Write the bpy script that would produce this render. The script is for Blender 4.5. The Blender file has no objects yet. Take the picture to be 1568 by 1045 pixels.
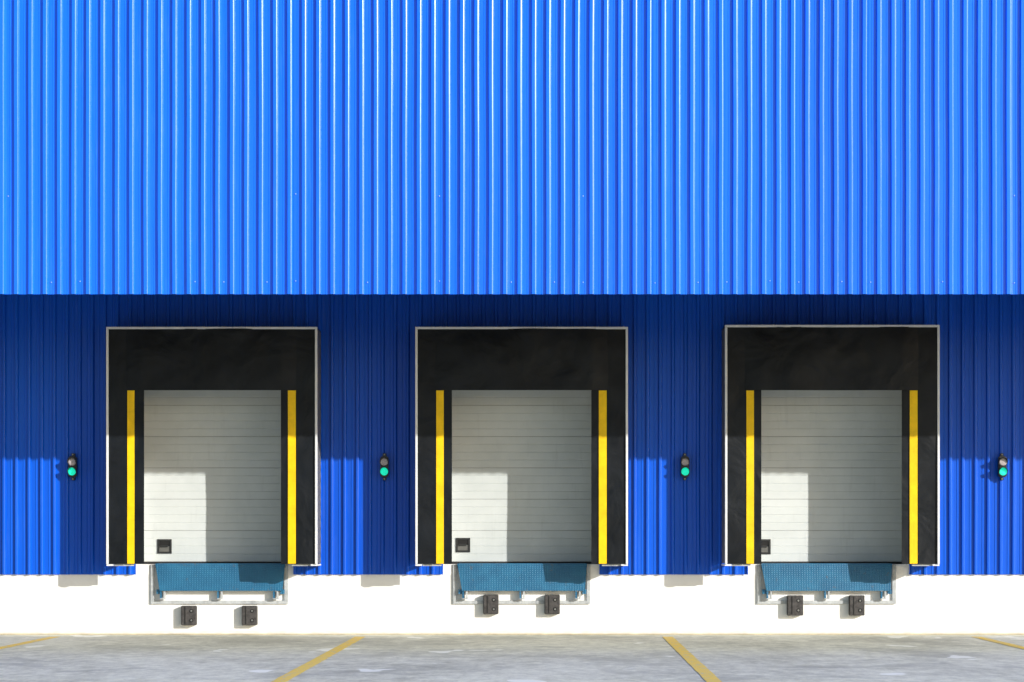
import bpy, bmesh, math, random
from mathutils import Vector, noise, Matrix
random.seed(4)
L=35.0; VX=0.26; EYE=1.41
def X(px,d=0): return VX+(px-810)/100.0*(L-d)/L
def Z(py,d=0): return EYE+(831-py)/100.0*(L-d)/L

# ---------------------------------------------------------------- materials
def newmat(name):
    m=bpy.data.materials.new(name); m.use_nodes=True
    nt=m.node_tree; b=nt.nodes['Principled BSDF']
    return m,nt,b
def N(nt,t,**kw):
    n=nt.nodes.new(t)
    for k,v in kw.items():
        if hasattr(n,k): setattr(n,k,v)
        else: n.inputs[k].default_value=v
    return n
def coords(nt,scale=(1,1,1),loc=(0,0,0)):
    tc=nt.nodes.new('ShaderNodeTexCoord'); mp=nt.nodes.new('ShaderNodeMapping')
    mp.inputs['Scale'].default_value=scale; mp.inputs['Location'].default_value=loc
    nt.links.new(tc.outputs['Object'],mp.inputs['Vector']); return mp.outputs['Vector']
def ntex(nt,vec,scale,detail=4,rough=0.55,dist=0):
    n=nt.nodes.new('ShaderNodeTexNoise'); n.inputs['Scale'].default_value=scale
    n.inputs['Detail'].default_value=detail; n.inputs['Roughness'].default_value=rough; n.inputs['Distortion'].default_value=dist
    nt.links.new(vec,n.inputs['Vector']); return n.outputs['Fac']
def ramp(nt,fac,stops):
    r=nt.nodes.new('ShaderNodeValToRGB'); e=r.color_ramp.elements
    while len(e)<len(stops): e.new(0.5)
    for i,(p,c) in enumerate(stops):
        e[i].position=p; e[i].color=(c[0],c[1],c[2],1) if not isinstance(c,(int,float)) else (c,c,c,1)
    nt.links.new(fac,r.inputs['Fac']); return r.outputs['Color']
def mix(nt,fac,a,b,mode='MIX'):
    n=nt.nodes.new('ShaderNodeMix'); n.data_type='RGBA'; n.blend_type=mode
    for s,v in ((n.inputs[0],fac),(n.inputs[6],a),(n.inputs[7],b)):
        if isinstance(v,bpy.types.NodeSocket): nt.links.new(v,s)
        elif isinstance(v,(int,float)): s.default_value=v
        else: s.default_value=(v[0],v[1],v[2],1)
    return n.outputs[2]
def bump(nt,b,h,strength,dist=0.01):
    n=nt.nodes.new('ShaderNodeBump'); n.inputs['Strength'].default_value=strength; n.inputs['Distance'].default_value=dist
    nt.links.new(h,n.inputs['Height']); nt.links.new(n.outputs['Normal'],b.inputs['Normal'])

PITCH=0.193
def blue_paint(name,c1,c2,rough,panel,spec):
    m,nt,b=newmat(name)
    tc=nt.nodes.new('ShaderNodeTexCoord'); sp=nt.nodes.new('ShaderNodeSeparateXYZ')
    nt.links.new(tc.outputs['Object'],sp.inputs[0])
    d=N(nt,'ShaderNodeMath',operation='DIVIDE'); nt.links.new(sp.outputs['X'],d.inputs[0]); d.inputs[1].default_value=panel
    f=N(nt,'ShaderNodeMath',operation='FLOOR'); nt.links.new(d.outputs[0],f.inputs[0])
    w=N(nt,'ShaderNodeTexWhiteNoise',noise_dimensions='1D'); nt.links.new(f.outputs[0],w.inputs['W'])
    v=coords(nt,(1.2,1,0.35)); n1=ntex(nt,v,1.4,4)
    a=N(nt,'ShaderNodeMath',operation='MULTIPLY_ADD'); nt.links.new(w.outputs['Value'],a.inputs[0]); a.inputs[1].default_value=0.5
    mm=N(nt,'ShaderNodeMath',operation='MULTIPLY'); nt.links.new(n1,mm.inputs[0]); mm.inputs[1].default_value=0.5
    nt.links.new(mm.outputs[0],a.inputs[2])
    col=mix(nt,a.outputs[0],c1,c2)
    v2=coords(nt,(6,6,0.5)); st=ntex(nt,v2,2.5,4,0.65)
    stc=ramp(nt,st,[(0.55,0.0),(0.8,1.0)])
    sm=N(nt,'ShaderNodeMath',operation='MULTIPLY'); nt.links.new(stc,sm.inputs[0]); sm.inputs[1].default_value=0.05
    col=mix(nt,sm.outputs[0],col,(0.35,0.5,0.8))
    nt.links.new(col,b.inputs['Base Color'])
    b.inputs['Roughness'].default_value=rough; b.inputs['Specular IOR Level'].default_value=spec
    bump(nt,b,ntex(nt,coords(nt,(1,1,0.6)),4,2),0.15,0.01)
    return m
M={}
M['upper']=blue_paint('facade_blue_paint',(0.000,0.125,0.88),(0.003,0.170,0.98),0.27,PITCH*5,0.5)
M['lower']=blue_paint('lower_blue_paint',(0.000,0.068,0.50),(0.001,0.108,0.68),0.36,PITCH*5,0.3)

def simple(name,c,rough=0.6,metal=0,var=0.15,scale=6,bs=0.15,bscale=40,spec=0.5):
    m,nt,b=newmat(name); v=coords(nt)
    f=ntex(nt,v,scale,4,0.6)
    k=[x*(1-var) for x in c]; k2=[min(1,x*(1+var)) for x in c]
    nt.links.new(ramp(nt,f,[(0.3,k),(0.7,k2)]),b.inputs['Base Color'])
    b.inputs['Roughness'].default_value=rough; b.inputs['Metallic'].default_value=metal
    b.inputs['Specular IOR Level'].default_value=spec
    bump(nt,b,ntex(nt,v,bscale,3),bs,0.004); return m
M['alu']=simple('aluminium_trim',(0.72,0.73,0.74),0.4,0,0.08)
M['yellow']=simple('yellow_marker',(0.86,0.55,0.003),0.55,0,0.14,5,0.15,40,0.3)
M['roofm']=simple('roof_metal',(0.25,0.27,0.3),0.5)
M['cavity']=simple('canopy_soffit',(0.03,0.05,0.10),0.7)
M['steel']=simple('galvanised_frame',(0.42,0.44,0.45),0.5,0,0.25,14)
M['rubber']=simple('bumper_rubber',(0.050,0.046,0.045),0.75,0,0.5,18,0.5)
M['bolt']=simple('bolt_steel',(0.25,0.25,0.24),0.4,0.6)
M['hole']=simple('bolt_recess',(0.008,0.008,0.008),0.8)
M['housing']=simple('black_housing',(0.015,0.016,0.017),0.4)
M['jamb']=simple('door_jamb',(0.45,0.46,0.46),0.5)
M['gasket']=simple('rubber_gasket',(0.012,0.012,0.012),0.7)
M['joint']=simple('panel_joint_seal',(0.34,0.35,0.345),0.7)
M['plug']=simple('handle_plate',(0.018,0.019,0.019),0.5)
M['grip']=simple('handle_grip',(0.12,0.12,0.11),0.5)
M['screw']=simple('screw_head',(0.30,0.45,0.80),0.35)
M['tan']=simple('base_sealant',(0.50,0.42,0.26),0.8,0,0.4,3)
m,nt,b=newmat('black_curtain_fabric')
v=coords(nt,(1,1,1)); f=ntex(nt,v,1.6,5,0.6)
nt.links.new(ramp(nt,f,[(0.35,(0.0016,0.0030,0.0052)),(0.75,(0.007,0.0095,0.0135))]),b.inputs['Base Color'])
nt.links.new(ramp(nt,ntex(nt,v,3,4),[(0.3,0.40),(0.7,0.60)]),b.inputs['Roughness'])
b.inputs['Specular IOR Level'].default_value=0.28
bump(nt,b,ntex(nt,v,1.8,3,0.45,0.5),0.6,0.08); M['fabric']=m
m,nt,b=newmat('shelter_side_fabric')
w=nt.nodes.new('ShaderNodeTexWave'); w.bands_direction='DIAGONAL'; w.inputs['Scale'].default_value=3.4
nt.links.new(coords(nt,(0,1,1)),w.inputs['Vector'])
nt.links.new(ramp(nt,w.outputs['Fac'],[(0.45,(0.012,0.012,0.013)),(0.55,(0.22,0.22,0.22))]),b.inputs['Base Color'])
b.inputs['Roughness'].default_value=0.6; M['side']=m
m,nt,b=newmat('white_painted_concrete'); v=coords(nt)
f=ntex(nt,v,1.5,6,0.6)
c=ramp(nt,f,[(0.3,(0.79,0.785,0.765)),(0.6,(0.87,0.865,0.85))])
sp=nt.nodes.new('ShaderNodeSeparateXYZ'); nt.links.new(v,sp.inputs[0])
mr=N(nt,'ShaderNodeMapRange'); nt.links.new(sp.outputs['Z'],mr.inputs['Value']); mr.inputs['From Min'].default_value=0.0; mr.inputs['From Max'].default_value=0.12; mr.inputs['To Min'].default_value=1.0; mr.inputs['To Max'].default_value=0
dm=N(nt,'ShaderNodeMath',operation='MULTIPLY'); nt.links.new(mr.outputs[0],dm.inputs[0]); nt.links.new(ntex(nt,coords(nt,(3,3,12)),2.5,5),dm.inputs[1])
c=mix(nt,dm.outputs[0],c,(0.42,0.36,0.27))
c=mix(nt,ramp(nt,ntex(nt,coords(nt,(9,1,0.7)),1.4,5,0.6),[(0.6,0.0),(0.8,0.25)]),c,(0.50,0.46,0.38))
nt.links.new(c,b.inputs['Base Color'])
b.inputs['Roughness'].default_value=0.8; bump(nt,b,ntex(nt,v,14,5),0.3,0.01); M['white']=m
m,nt,b=newmat('door_panel_paint'); v=coords(nt,(1,1,1))
f=ntex(nt,v,1.1,5,0.6)
c=ramp(nt,f,[(0.35,(0.54,0.575,0.565)),(0.7,(0.64,0.67,0.655))])
s2=ntex(nt,coords(nt,(1,1,1)),2.3,7,0.7)
c=mix(nt,ramp(nt,s2,[(0.60,0.0),(0.72,0.30)]),c,(0.72,0.75,0.74))
g=ntex(nt,coords(nt,(7,1,0.8)),2.0,4,0.6)
c=mix(nt,ramp(nt,g,[(0.58,0.0),(0.8,0.22)]),c,(0.32,0.34,0.33))
nt.links.new(c,b.inputs['Base Color']); b.inputs['Roughness'].default_value=0.45
bump(nt,b,ntex(nt,v,90,2),0.08,0.003); M['door']=m
m,nt,b=newmat('blue_diamond_plate')
v=coords(nt,(1,1,1)); f=ntex(nt,v,5,5,0.65)
vr=nt.nodes.new('ShaderNodeTexVoronoi'); vr.inputs['Scale'].default_value=26; vr.inputs['Randomness'].default_value=0.15
nt.links.new(coords(nt,(1,0.0,1.3)),vr.inputs['Vector'])
c=ramp(nt,f,[(0.3,(0.006,0.088,0.19)),(0.7,(0.016,0.14,0.27))])
c=mix(nt,ramp(nt,vr.outputs['Distance'],[(0.10,0.35),(0.30,0.0)]),c,(0.06,0.26,0.38))
c=mix(nt,ramp(nt,ntex(nt,v,9,6,0.75),[(0.60,0.0),(0.67,0.7)]),c,(0.10,0.09,0.08))
nt.links.new(c,b.inputs['Base Color']); b.inputs['Roughness'].default_value=0.45
bump(nt,b,ramp(nt,vr.outputs['Distance'],[(0.1,1.0),(0.35,0.0)]),0.6,0.006); M['plate']=m
m,nt,b=newmat('green_lens_lit')
b.inputs['Base Color'].default_value=(0.0,0.5,0.35,1); b.inputs['Emission Color'].default_value=(0.0,0.85,0.52,1)
vr=nt.nodes.new('ShaderNodeTexVoronoi'); vr.inputs['Scale'].default_value=70; nt.links.new(coords(nt),vr.inputs['Vector'])
nt.links.new(ramp(nt,vr.outputs['Distance'],[(0.0,1.0),(0.8,0.5)]),b.inputs['Emission Strength']); M['green']=m
M['grey_lens']=simple('unlit_lens',(0.42,0.37,0.38),0.25,0,0.2,30)
# ground
m,nt,b=newmat('concrete_yard')
big=ntex(nt,coords(nt,(0.5,0.3,1)),0.7,8,0.68,0.8)
c=ramp(nt,big,[(0.30,(0.40,0.39,0.31)),(0.46,(0.66,0.64,0.52)),(0.56,(0.78,0.76,0.62)),(0.72,(0.88,0.86,0.72))])
fine=ntex(nt,coords(nt,(1.2,0.5,1)),4.5,8,0.78)
c=mix(nt,0.42,c,ramp(nt,fine,[(0.36,(0.32,0.31,0.25)),(0.62,(0.90,0.88,0.73))]))
q=ntex(nt,coords(nt,(0.45,0.35,1),(13,7,2)),1.2,8,0.72,0.5)
dk=ramp(nt,q,[(0.50,0.0),(0.56,0.28),(0.68,0.6)])
c=mix(nt,dk,c,(0.31,0.305,0.25))
spk=ntex(nt,coords(nt,(1,1,1)),14,4,0.8)
c=mix(nt,ramp(nt,spk,[(0.62,0.0),(0.68,0.5)]),c,(0.18,0.17,0.14))
p=ntex(nt,coords(nt,(0.8,0.4,1),(3.1,1.7,0)),1.15,3,0.5)
c=mix(nt,ramp(nt,p,[(0.655,0.0),(0.665,0.9)]),c,(0.93,0.92,0.82))
nt.links.new(c,b.inputs['Base Color']); nt.links.new(ramp(nt,q,[(0.4,0.95),(0.65,0.65)]),b.inputs['Roughness'])
b.inputs['Specular IOR Level'].default_value=0.15
bump(nt,b,ntex(nt,coords(nt),18,5),0.15,0.01); M['ground']=m
m,nt,b=newmat('worn_yellow_line')
f=ntex(nt,coords(nt,(5,1.6,1)),2.4,7,0.75)
nt.links.new(ramp(nt,f,[(0.38,(0.58,0.52,0.36)),(0.46,(0.84,0.59,0.12)),(0.8,(0.95,0.66,0.06))]),b.inputs['Base Color'])
b.inputs['Roughness'].default_value=0.85; M['line']=m

# ---------------------------------------------------------------- mesh builder
class B:
    def __init__(s): s.bm=bmesh.new(); s.mats=[]
    def mi(s,k):
        if k not in s.mats: s.mats.append(k)
        return s.mats.index(k)
    def box(s,x0,x1,y0,y1,z0,z1,k,bev=0):
        vs=[s.bm.verts.new((x,y,z)) for x in(x0,x1) for y in(y0,y1) for z in(z0,z1)]
        fs=[(0,1,3,2),(4,6,7,5),(0,4,5,1),(2,3,7,6),(0,2,6,4),(1,5,7,3)]
        ff=[s.bm.faces.new([vs[i] for i in f]) for f in fs]
        bmesh.ops.recalc_face_normals(s.bm,faces=ff)
        if bev:
            es=list({e for f in ff for e in f.edges})
            r=bmesh.ops.bevel(s.bm,geom=es,offset=bev,segments=2,affect='EDGES')
            allf=set(r['faces'])|{f for f in ff if f.is_valid}
        else: allf=ff
        for f in allf: f.material_index=s.mi(k)
    def cyl(s,x,z,y0,y1,r,k,n=20,r2=None):
        r2=r if r2 is None else r2
        a=[s.bm.verts.new((x+r*math.cos(t*2*math.pi/n),y0,z+r*math.sin(t*2*math.pi/n))) for t in range(n)]
        b_=[s.bm.verts.new((x+r2*math.cos(t*2*math.pi/n),y1,z+r2*math.sin(t*2*math.pi/n))) for t in range(n)]
        ff=[s.bm.faces.new(a),s.bm.faces.new(b_[::-1])]
        for i in range(n): ff.append(s.bm.faces.new((a[i],a[(i+1)%n],b_[(i+1)%n],b_[i])))
        bmesh.ops.recalc_face_normals(s.bm,faces=ff)
        for f in ff: f.material_index=s.mi(k)
    def visor(s,x,z,y0,y1,r,k,a0=-0.2,a1=math.pi+0.2,n=18,t=0.004):
        ring=[]
        for i in range(n+1):
            a=a0+(a1-a0)*i/n; f=0.45+0.55*max(0,math.sin(a))
            yy=y0+(y1-y0)*f
            ring.append([s.bm.verts.new((x+q*math.cos(a),y,z+q*math.sin(a))) for q,y in((r,y0),(r,yy),(r+t,yy),(r+t,y0))])
        for i in range(n):
            for j in range(4):
                f=s.bm.faces.new((ring[i][j],ring[i+1][j],ring[i+1][(j+1)%4],ring[i][(j+1)%4])); f.material_index=s.mi(k)
    def sheet(s,x0,x1,z0,z1,y,k,nx,nz,fn=None):
        g=[]
        for j in range(nz+1):
            row=[]
            for i in range(nx+1):
                x=x0+(x1-x0)*i/nx; z=z0+(z1-z0)*j/nz
                row.append(s.bm.verts.new((x,y+(fn(x,z) if fn else 0),z)))
            g.append(row)
        for j in range(nz):
            for i in range(nx):
                f=s.bm.faces.new((g[j][i],g[j][i+1],g[j+1][i+1],g[j+1][i])); f.material_index=s.mi(k); f.smooth=True
    def done(s,name,parent=None):
        me=bpy.data.meshes.new(name); s.bm.to_mesh(me); s.bm.free()
        for k in s.mats: me.materials.append(M[k])
        o=bpy.data.objects.new(name,me); bpy.context.scene.collection.objects.link(o)
        if parent: o.parent=parent
        return o
def empty(name):
    o=bpy.data.objects.new(name,None); bpy.context.scene.collection.objects.link(o); return o

def corr_xs(x0,x1,prof,pitch):
    pts=[]
    k=math.floor(x0/pitch)-1
    while k*pitch<x1+pitch:
        for fx,h in prof: pts.append(((k+fx)*pitch,h))
        k+=1
    def hat(x):
        for i in range(len(pts)-1):
            if pts[i][0]<=x<=pts[i+1][0]:
                t=(x-pts[i][0])/max(1e-9,pts[i+1][0]-pts[i][0]); return pts[i][1]+(pts[i+1][1]-pts[i][1])*t
        return 0
    return [(x0,hat(x0))]+[p for p in pts if x0+1e-4<p[0]<x1-1e-4]+[(x1,hat(x1))]
def corr(bb,x0,x1,z0,z1,ybase,prof,pitch,k,dz=0.35,wob=1.0,seed=0):
    xs=corr_xs(x0,x1,prof,pitch); nz=max(1,int((z1-z0)/dz)); g=[]
    for j in range(nz+1):
        z=z0+(z1-z0)*j/nz; row=[]
        for x,h in xs:
            pan=math.floor(x/(pitch*5)+1e-4)
            dy=0.0045*wob*noise.noise(Vector((x*0.9,z*0.45,seed)))+0.002*wob*noise.noise(Vector((x*3.5,z*0.9,seed+5)))
            dx=0.0045*wob*noise.noise(Vector((x*1.1,z*0.6,seed+9)))
            t=(x/(pitch*5)-pan-0.5); tilt=(noise.noise(Vector((pan*7.31,3.3,seed)))*0.010)*t*wob
            row.append(bb.bm.verts.new((x+dx,ybase-h+dy+tilt,z)))
        g.append(row)
    mi=bb.mi(k)
    for j in range(nz):
        for i in range(len(xs)-1):
            f=bb.bm.faces.new((g[j][i],g[j][i+1],g[j+1][i+1],g[j+1][i])); f.material_index=mi

UP=[(0.0,0),(0.20,0),(0.225,0.005),(0.25,0),(0.50,0),(0.56,0.038),(0.79,0.038),(0.83,0.0343),(0.91,0)]
LO=[(0.0,0),(0.24,0),(0.26,0.006),(0.32,0.006),(0.35,0),(0.58,0),(0.65,0.036),(0.79,0.036),(0.83,0.0325),(0.92,0)]
XL,XR=-24,24; D=4.3; ZB=Z(451,D); ZT=12.5
bld=empty('warehouse_building')
b_=B(); corr(b_,XL,XR,ZB,ZT,-D,UP,PITCH,'upper',0.3,1.2,1); b_.done('upper_facade',bld)
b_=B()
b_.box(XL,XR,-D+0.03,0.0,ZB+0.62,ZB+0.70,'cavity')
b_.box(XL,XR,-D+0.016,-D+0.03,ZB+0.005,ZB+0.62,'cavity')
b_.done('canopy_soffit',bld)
b_=B(); b_.box(XL-0.1,XR+0.1,-D-0.08,20,ZT,ZT+0.15,'roofm'); b_.done('roof',bld)
b_=B()
b_.box(XL-0.05,XL-0.002,-D,20,ZB,ZT-0.002,'upper'); b_.box(XR+0.002,XR+0.05,-D,20,ZB,ZT-0.002,'upper')
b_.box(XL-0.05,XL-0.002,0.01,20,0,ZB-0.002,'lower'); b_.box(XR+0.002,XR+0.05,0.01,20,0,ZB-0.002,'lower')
b_.done('side_walls',bld)
b_=B()
for row,step,off in ((432,PITCH*2.5,0),(299,PITCH*5,0)):
    z=Z(row,D); x=math.floor(-12/(PITCH*5))*PITCH*5+off; i=0
    while x<12:
        xx=x+PITCH*(0.12 if i%2==0 else 0.12+0.5)
        if random.random()<0.7: b_.cyl(xx,z+random.uniform(-.015,.015),-D-0.012,-D+0.002,0.008,'screw',8)
        x+=step; i+=1
b_.done('facade_screws',bld)

# ------------------------------------------------------------ docks
docks=[dict(sl=163,sr=486,top=501,il=220.5,ir=430,yl=(195,206),yr=(441,453),lip=(237,436),bump=((277,300),(370,393)),bz=(928,958),plate=(241,263),ps=(826,848)),
       dict(sl=636,sr=961.5,top=501,il=692,ir=905.5,yl=(668,679.5),yr=(917,929),lip=(700,899),bump=((740,763),(834,857)),bz=(911,941),plate=(698,720),ps=(824,846)),
       dict(sl=1110,sr=1438.5,top=498,il=1166,ir=1381,yl=(1143,1154.5),yr=(1393,1405),lip=(1166,1367),bump=((1206,1230),(1301,1324)),bz=(912,943),plate=(1158,1180),ps=(826,849))]
S=0.70; R=0.38
ops=[]
for i,d in enumerate(docks):
    ops.append((X(d['il'],S)-(0.24,0.16,0.14)[i],X(d['ir'],S)+(0.12,0.14,0.22)[i],Z(598,S)+0.10))
ZW=Z(880,0)
b_=B(); cur=XL
for (a,c,t) in ops:
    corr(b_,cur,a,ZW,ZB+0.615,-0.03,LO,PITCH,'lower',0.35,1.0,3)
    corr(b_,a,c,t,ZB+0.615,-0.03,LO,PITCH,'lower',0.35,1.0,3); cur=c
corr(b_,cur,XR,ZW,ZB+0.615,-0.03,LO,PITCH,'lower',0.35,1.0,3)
b_.done('lower_wall_cladding',bld)
b_=B(); ZD=1.075
b_.box(XL,XR,0.0,0.4,-0.2,ZW+0.02,'white')
for (a,c,t) in ops:
    b_.box(a,c,-0.006,0.4+R,ZW-0.004,ZD,'white')
b_.done('concrete_base',bld)
b_=B()
for (a,c,t) in ops:
    b_.box(a-0.06,a,-0.02,R+0.1,ZD+0.001,t,'jamb'); b_.box(c,c+0.06,-0.02,R+0.1,ZD+0.001,t,'jamb'); b_.box(a-0.06,c+0.06,-0.02,R+0.1,t+0.001,t+0.06,'jamb')
b_.done('door_jambs',bld)
b_=B(); b_.box(XL,XR,-0.010,-0.001,0.001,0.014,'tan'); b_.done('base_edge_strip',bld)

for di,(d,(a,c,t)) in enumerate(zip(docks,ops)):
    door=empty('sectional_dock_door')
    b_=B(); zb=ZD+0.035; zs=[]; zt=t
    z=zb; sec=0.485; joints=[]
    while z<zt:
        top=min(z+sec,zt)
        zs+= [(z,0.012),(z+0.006,0.0)]
        for k in (0.25,0.5,0.75):
            q=z+sec*k
            if q<top-0.02: zs+=[(q-0.006,0.0),(q,0.005),(q+0.006,0.0)]
        zs+=[(top-0.006,0.0),(top-0.0005,0.012)]
        joints.append(top)
        z=top
    prev=None; mi=b_.mi('door')
    for z,dy in zs:
        r=[b_.bm.verts.new((x,R+dy,z)) for x in(a+0.002,c-0.002)]
        if prev: f=b_.bm.faces.new((prev[0],prev[1],r[1],r[0])); f.material_index=mi
        prev=r
    b_.done('door_panels',door)
    b_=B()
    for z in joints[:-1]: b_.box(a+0.003,c-0.003,R+0.005,R+0.02,z-0.004,z+0.004,'joint')
    b_.done('panel_joints',door)
    b_=B(); b_.box(a+0.003,c-0.003,R-0.012,R+0.03,ZD+0.002,zb,'gasket'); b_.done('bottom_seal',door)
    px0,px1=d['plate']; x0,x1=X(px0,-R),X(px1,-R); z0,z1=Z(d['ps'][1],-R),Z(d['ps'][0],-R)
    b_=B(); w=0.03
    b_.box(x0,x1,R-0.014,R-0.001,z0,z0+w,'plug'); b_.box(x0,x1,R-0.014,R-0.001,z1-w,z1,'plug')
    b_.box(x0,x0+w,R-0.014,R-0.001,z0+w,z1-w,'plug'); b_.box(x1-w,x1,R-0.014,R-0.001,z0+w,z1-w,'plug')
    b_.box(x0+w,x1-w,R-0.004,R-0.001,z0+w,(z0+z1)/2,'grip'); b_.box(x0+w,x1-w,R-0.004,R-0.001,(z0+z1)/2+0.001,z1-w,'hole')
    b_.box(x0+w+0.01,x1-w-0.03,R-0.018,R-0.004,(z0+z1)/2-0.012,(z0+z1)/2+0.02,'plug')
    b_.done('recessed_handle',door)
    sh=empty('dock_shelter')
    xl,xr=X(d['sl'],S),X(d['sr'],S); zt2=Z(d['top'],S); zbm=Z(864,S); il,ir=X(d['il'],S),X(d['ir'],S)
    s1,s2=X(d['yl'][0]-1,S),X(d['yr'][1]+1,S); zc=Z(598,S)
    T=0.034
    b_=B()
    b_.box(xl,xl+T,-S-0.03,-S+0.03,zbm,zt2-T-0.001,'alu',0.004); b_.box(xr-T,xr,-S-0.03,-S+0.03,zbm,zt2-T-0.001,'alu',0.004)
    b_.box(xl,xr,-S-0.031,-S+0.03,zt2-T,zt2,'alu',0.004)
    b_.done('front_frame',sh)
    b_=B()
    b_.box(xl+0.004,xl+0.02,-S+0.031,-0.075,zbm+0.01,zt2-0.03,'side'); b_.box(xr-0.02,xr-0.004,-S+0.031,-0.075,zbm+0.01,zt2-0.03,'side')
    b_.box(xl+0.004,xr-0.004,-S+0.031,-0.075,zt2-0.028,zt2-0.008,'fabric')
    b_.done('side_panels',sh)
    sd=di*11.3
    fw=lambda x,z:0.010*noise.noise(Vector((x*1.3,z*0.9,sd)))+0.005*noise.noise(Vector((x*4,z*2.2,sd+3)))
    fc=lambda x,z:0.036*noise.noise(Vector((x*1.4+0.8*z,z*1.6,sd+7)))+0.010*noise.noise(Vector((x*3,z*4-x*2,sd)))+0.02*math.sin((z-zc)*3.2)
    b_=B()
    b_.sheet(xl+T-0.004,s1,zbm,zt2-T+0.004,-S-0.002,'fabric',5,60,fw)
    b_.sheet(s2,xr-T+0.004,zbm,zt2-T+0.004,-S-0.002,'fabric',5,60,fw)
    b_.sheet(s1-0.01,il,zbm,zc+0.08,-S+0.014,'fabric',5,50,fw)
    b_.sheet(ir,s2+0.01,zbm,zc+0.08,-S+0.014,'fabric',5,50,fw)
    b_.done('side_curtains',sh)
    b_=B(); b_.sheet(s1-0.012,s2+0.012,zc,zt2-T+0.004,-S+0.006,'fabric',50,24,lambda x,z:-0.004-abs(fc(x,z)+0.02)*min(1,4*(x-s1+.02),4*(s2+.02-x)) )
    b_.done('head_curtain',sh)
    b_=B()
    for (p0,p1) in (d['yl'],d['yr']):
        b_.sheet(X(p0,S),X(p1,S),zbm+0.005,zc-0.002,-S-0.002,'yellow',2,50,fw)
    b_.done('yellow_guide_stripes',sh)
    b_=B()
    for xx in (xl,xr-0.10):
        b_.box(xx,xx+0.10,-S+0.0,-0.08,zbm-0.028,zbm-0.003,'alu')
    b_.box(xl+0.11,il-0.16,-S+0.04,-S+0.07,zbm-0.03,zbm+0.03,'steel'); b_.box(ir+0.16,xr-0.11,-S+0.04,-S+0.07,zbm-0.03,zbm+0.03,'steel')
    b_.done('bottom_brackets',sh)
    lv=empty('dock_leveller')
    l0,l1=X(d['lip'][0],0.12),X(d['lip'][1],0.12); zl1=ZD+0.012; zl0=Z(905,0.15)
    b_=B(); bm=b_.bm; mi=b_.mi('plate')
    pts=[(l0,-0.08,zl1),(l1,-0.08,zl1),(l1-0.035,-0.13,zl0),(l0+0.075,-0.13,zl0)]
    fr=[bm.verts.new(p) for p in pts]; bk=[bm.verts.new((p[0],p[1]+0.022,p[2]-0.003)) for p in pts]
    ff=[bm.faces.new(fr),bm.faces.new(bk[::-1])]+[bm.faces.new((fr[i],fr[(i+1)%4],bk[(i+1)%4],bk[i])) for i in range(4)]
    bmesh.ops.recalc_face_normals(bm,faces=ff)
    for f in ff:f.material_index=mi
    b_.done('lip_plate',lv)
    b_=B(); b_.box(l0+0.02,l1-0.02,-0.078,R-0.015,ZD+0.004,ZD+0.016,'plate')
    b_.box(l0,l1,-0.07,-0.045,ZD-0.05,ZD+0.002,'gasket'); b_.done('deck_edge',lv)
    b_=B()
    f0,f1=X(d['lip'][0]-5,0.03),X(d['lip'][1]+4,0.03); fz=Z(925,0.03)
    b_.box(f0-0.01,f0+0.045,-0.035,-0.007,fz,ZD-0.001,'steel'); b_.box(f1-0.045,f1+0.01,-0.035,-0.007,fz,ZD-0.001,'steel')
    b_.box(f0+0.046,f1-0.046,-0.035,-0.007,fz,fz+0.05,'steel'); b_.done('pit_frame',lv)
    b_=B()
    for u in (0.06,0.5,0.93):
        xx=l0+(l1-l0)*u
        b_.box(xx-0.04,xx+0.04,-0.12,-0.036,zl0-0.13,zl0-0.115,'steel'); b_.box(xx-0.04,xx-0.015,-0.12,-0.036,zl0-0.114,zl0-0.01,'plate'); b_.box(xx+0.015,xx+0.04,-0.12,-0.036,zl0-0.114,zl0-0.01,'steel')
    b_.box(l0+0.02,l0+0.09,-0.09,-0.036,zl0-0.05,zl0+0.02,'plate'); b_.box(l1-0.07,l1-0.01,-0.09,-0.036,zl0-0.05,zl0+0.02,'plate')
    b_.done('lip_keepers',lv)
    for (p0,p1) in d['bump']:
        dd=0.12; x0,x1=X(p0,dd),X(p1,dd); z1,z0=Z(d['bz'][0],dd),Z(d['bz'][1],dd); xm=(x0+x1)/2
        b_=B(); b_.box(x0,x1,-dd-0.0,-0.02,z0,z1,'rubber',0.008); b_.box(x0-0.004,x1+0.004,-0.037 if di else -0.02,0.001 if di==0 else -0.0355,z0+0.01,z1-0.01,'bolt')
        for k in (0.26,0.74):
            zz=z0+(z1-z0)*k; xo=xm+0.045
            b_.cyl(xo,zz,-dd-0.003,-dd+0.01,0.030,'hole',16); b_.cyl(xo,zz,-dd-0.010,-dd-0.003,0.016,'bolt',6)
        b_.box(xm-0.06,xm-0.045,-dd-0.004,-dd+0.002,z0+0.02,z1-0.02,'hole')
        b_.done('dock_bumper')

for px in (111,588.5,1049,1535):
    x=X(px,0.15); zc=Z(715,0.15)
    b_=B(); y=-0.18
    b_.box(x-0.062,x+0.062,y,-0.075,zc-0.16,zc+0.16,'housing',0.018)
    for s,k in ((1,'grey_lens'),(-1,'green')):
        zz=zc+s*0.074
        b_.cyl(x,zz,y-0.012,y+0.01,0.070,'housing',28); b_.cyl(x,zz,y-0.022,y-0.0125,0.050,k,28,0.060)
        b_.visor(x,zz,y-0.01,y-0.09,0.062,'housing')
    b_.box(x-0.024,x+0.024,-0.12,-0.03,zc+0.165,zc+0.205,'housing',0.004); b_.box(x-0.024,x+0.024,-0.12,-0.03,zc-0.205,zc-0.165,'housing',0.004)
    b_.cyl(x,zc+0.185,-0.13,-0.12,0.012,'bolt',6); b_.cyl(x,zc-0.185,-0.13,-0.12,0.012,'bolt',6)
    b_.done('dock_signal_light')

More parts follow.
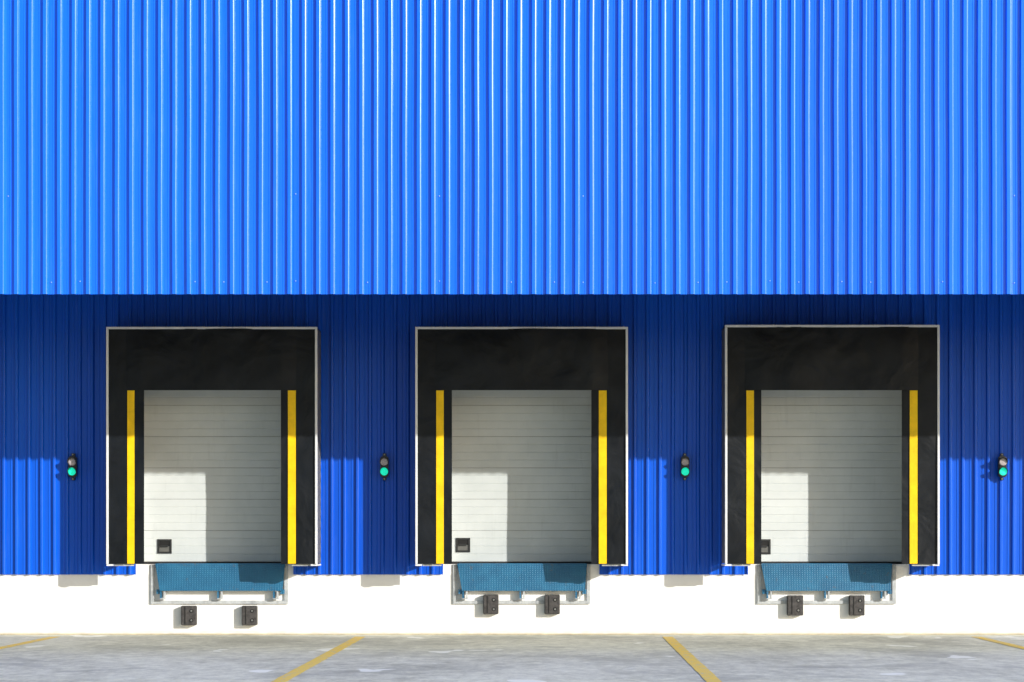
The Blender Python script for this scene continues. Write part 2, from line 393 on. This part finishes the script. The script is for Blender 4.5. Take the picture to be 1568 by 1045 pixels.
b_=B(); f=b_.bm.faces.new([b_.bm.verts.new(p) for p in((-600,-900,0),(600,-900,0),(600,400,0),(-600,400,0))]); f.material_index=b_.mi('ground'); b_.done('ground')
def gx(px,py):
    y=-(L-L*141/(py-831)); return VX+(px-810)/100.0*141/(py-831),y
for (p0,p1) in (((85,975.5),(0,993)),((552,975.5),(426,1045)),((1022,975.5),(1094,1045)),((1494,975.5),(1568,993))):
    xa,ya=gx(*p0); xb,yb=gx(*p1); k=(xb-xa)/(yb-ya); ye=-18; xe=xa+k*(ye-ya)
    b_=B(); w=0.078; n=40
    pr=None
    for i in range(n+1):
        t=i/n; xx=xa+(xe-xa)*t; yy=ya+(ye-ya)*t; j=0.008*noise.noise(Vector((xx*3,yy*3,0)))
        r=[b_.bm.verts.new((xx-w+j,yy,0.004)),b_.bm.verts.new((xx+w+j,yy,0.004))]
        if pr: f=b_.bm.faces.new((pr[0],pr[1],r[1],r[0])); f.material_index=b_.mi('line')
        pr=r
    b_.done('painted_bay_line')

sd=Vector((1.2,-1.0,0.483)).normalized()
el=math.asin(sd.z); rot=math.atan2(sd.x,sd.y)
sun=bpy.data.lights.new('sun','SUN'); sun.energy=5.0; sun.angle=math.radians(0.5); sun.color=(1.0,0.97,0.92)
so=bpy.data.objects.new('sun',sun); bpy.context.scene.collection.objects.link(so)
so.rotation_euler=sd.to_track_quat('Z','Y').to_euler(); so.location=(20,-20,15)
w=bpy.data.worlds.new('World'); bpy.context.scene.world=w; w.use_nodes=True; nt=w.node_tree
sk=nt.nodes.new('ShaderNodeTexSky'); sk.sky_type='NISHITA'; sk.sun_disc=False; sk.sun_elevation=el; sk.sun_rotation=rot
nt.links.new(sk.outputs[0],nt.nodes['Background'].inputs['Color']); nt.nodes['Background'].inputs['Strength'].default_value=0.15
cam=bpy.data.cameras.new('camera'); co=bpy.data.objects.new('camera',cam); bpy.context.scene.collection.objects.link(co)
co.location=(VX,-L,EYE); co.rotation_euler=(math.pi/2,0,0); cam.sensor_width=36; cam.lens=36*L/15.68
cam.shift_x=-VX/15.68; cam.shift_y=((972-522.5)/100-EYE)/15.68; cam.clip_end=3000
sc=bpy.context.scene; sc.camera=co
sc.view_settings.view_transform='Standard'; sc.view_settings.look='None'; sc.view_settings.exposure=0
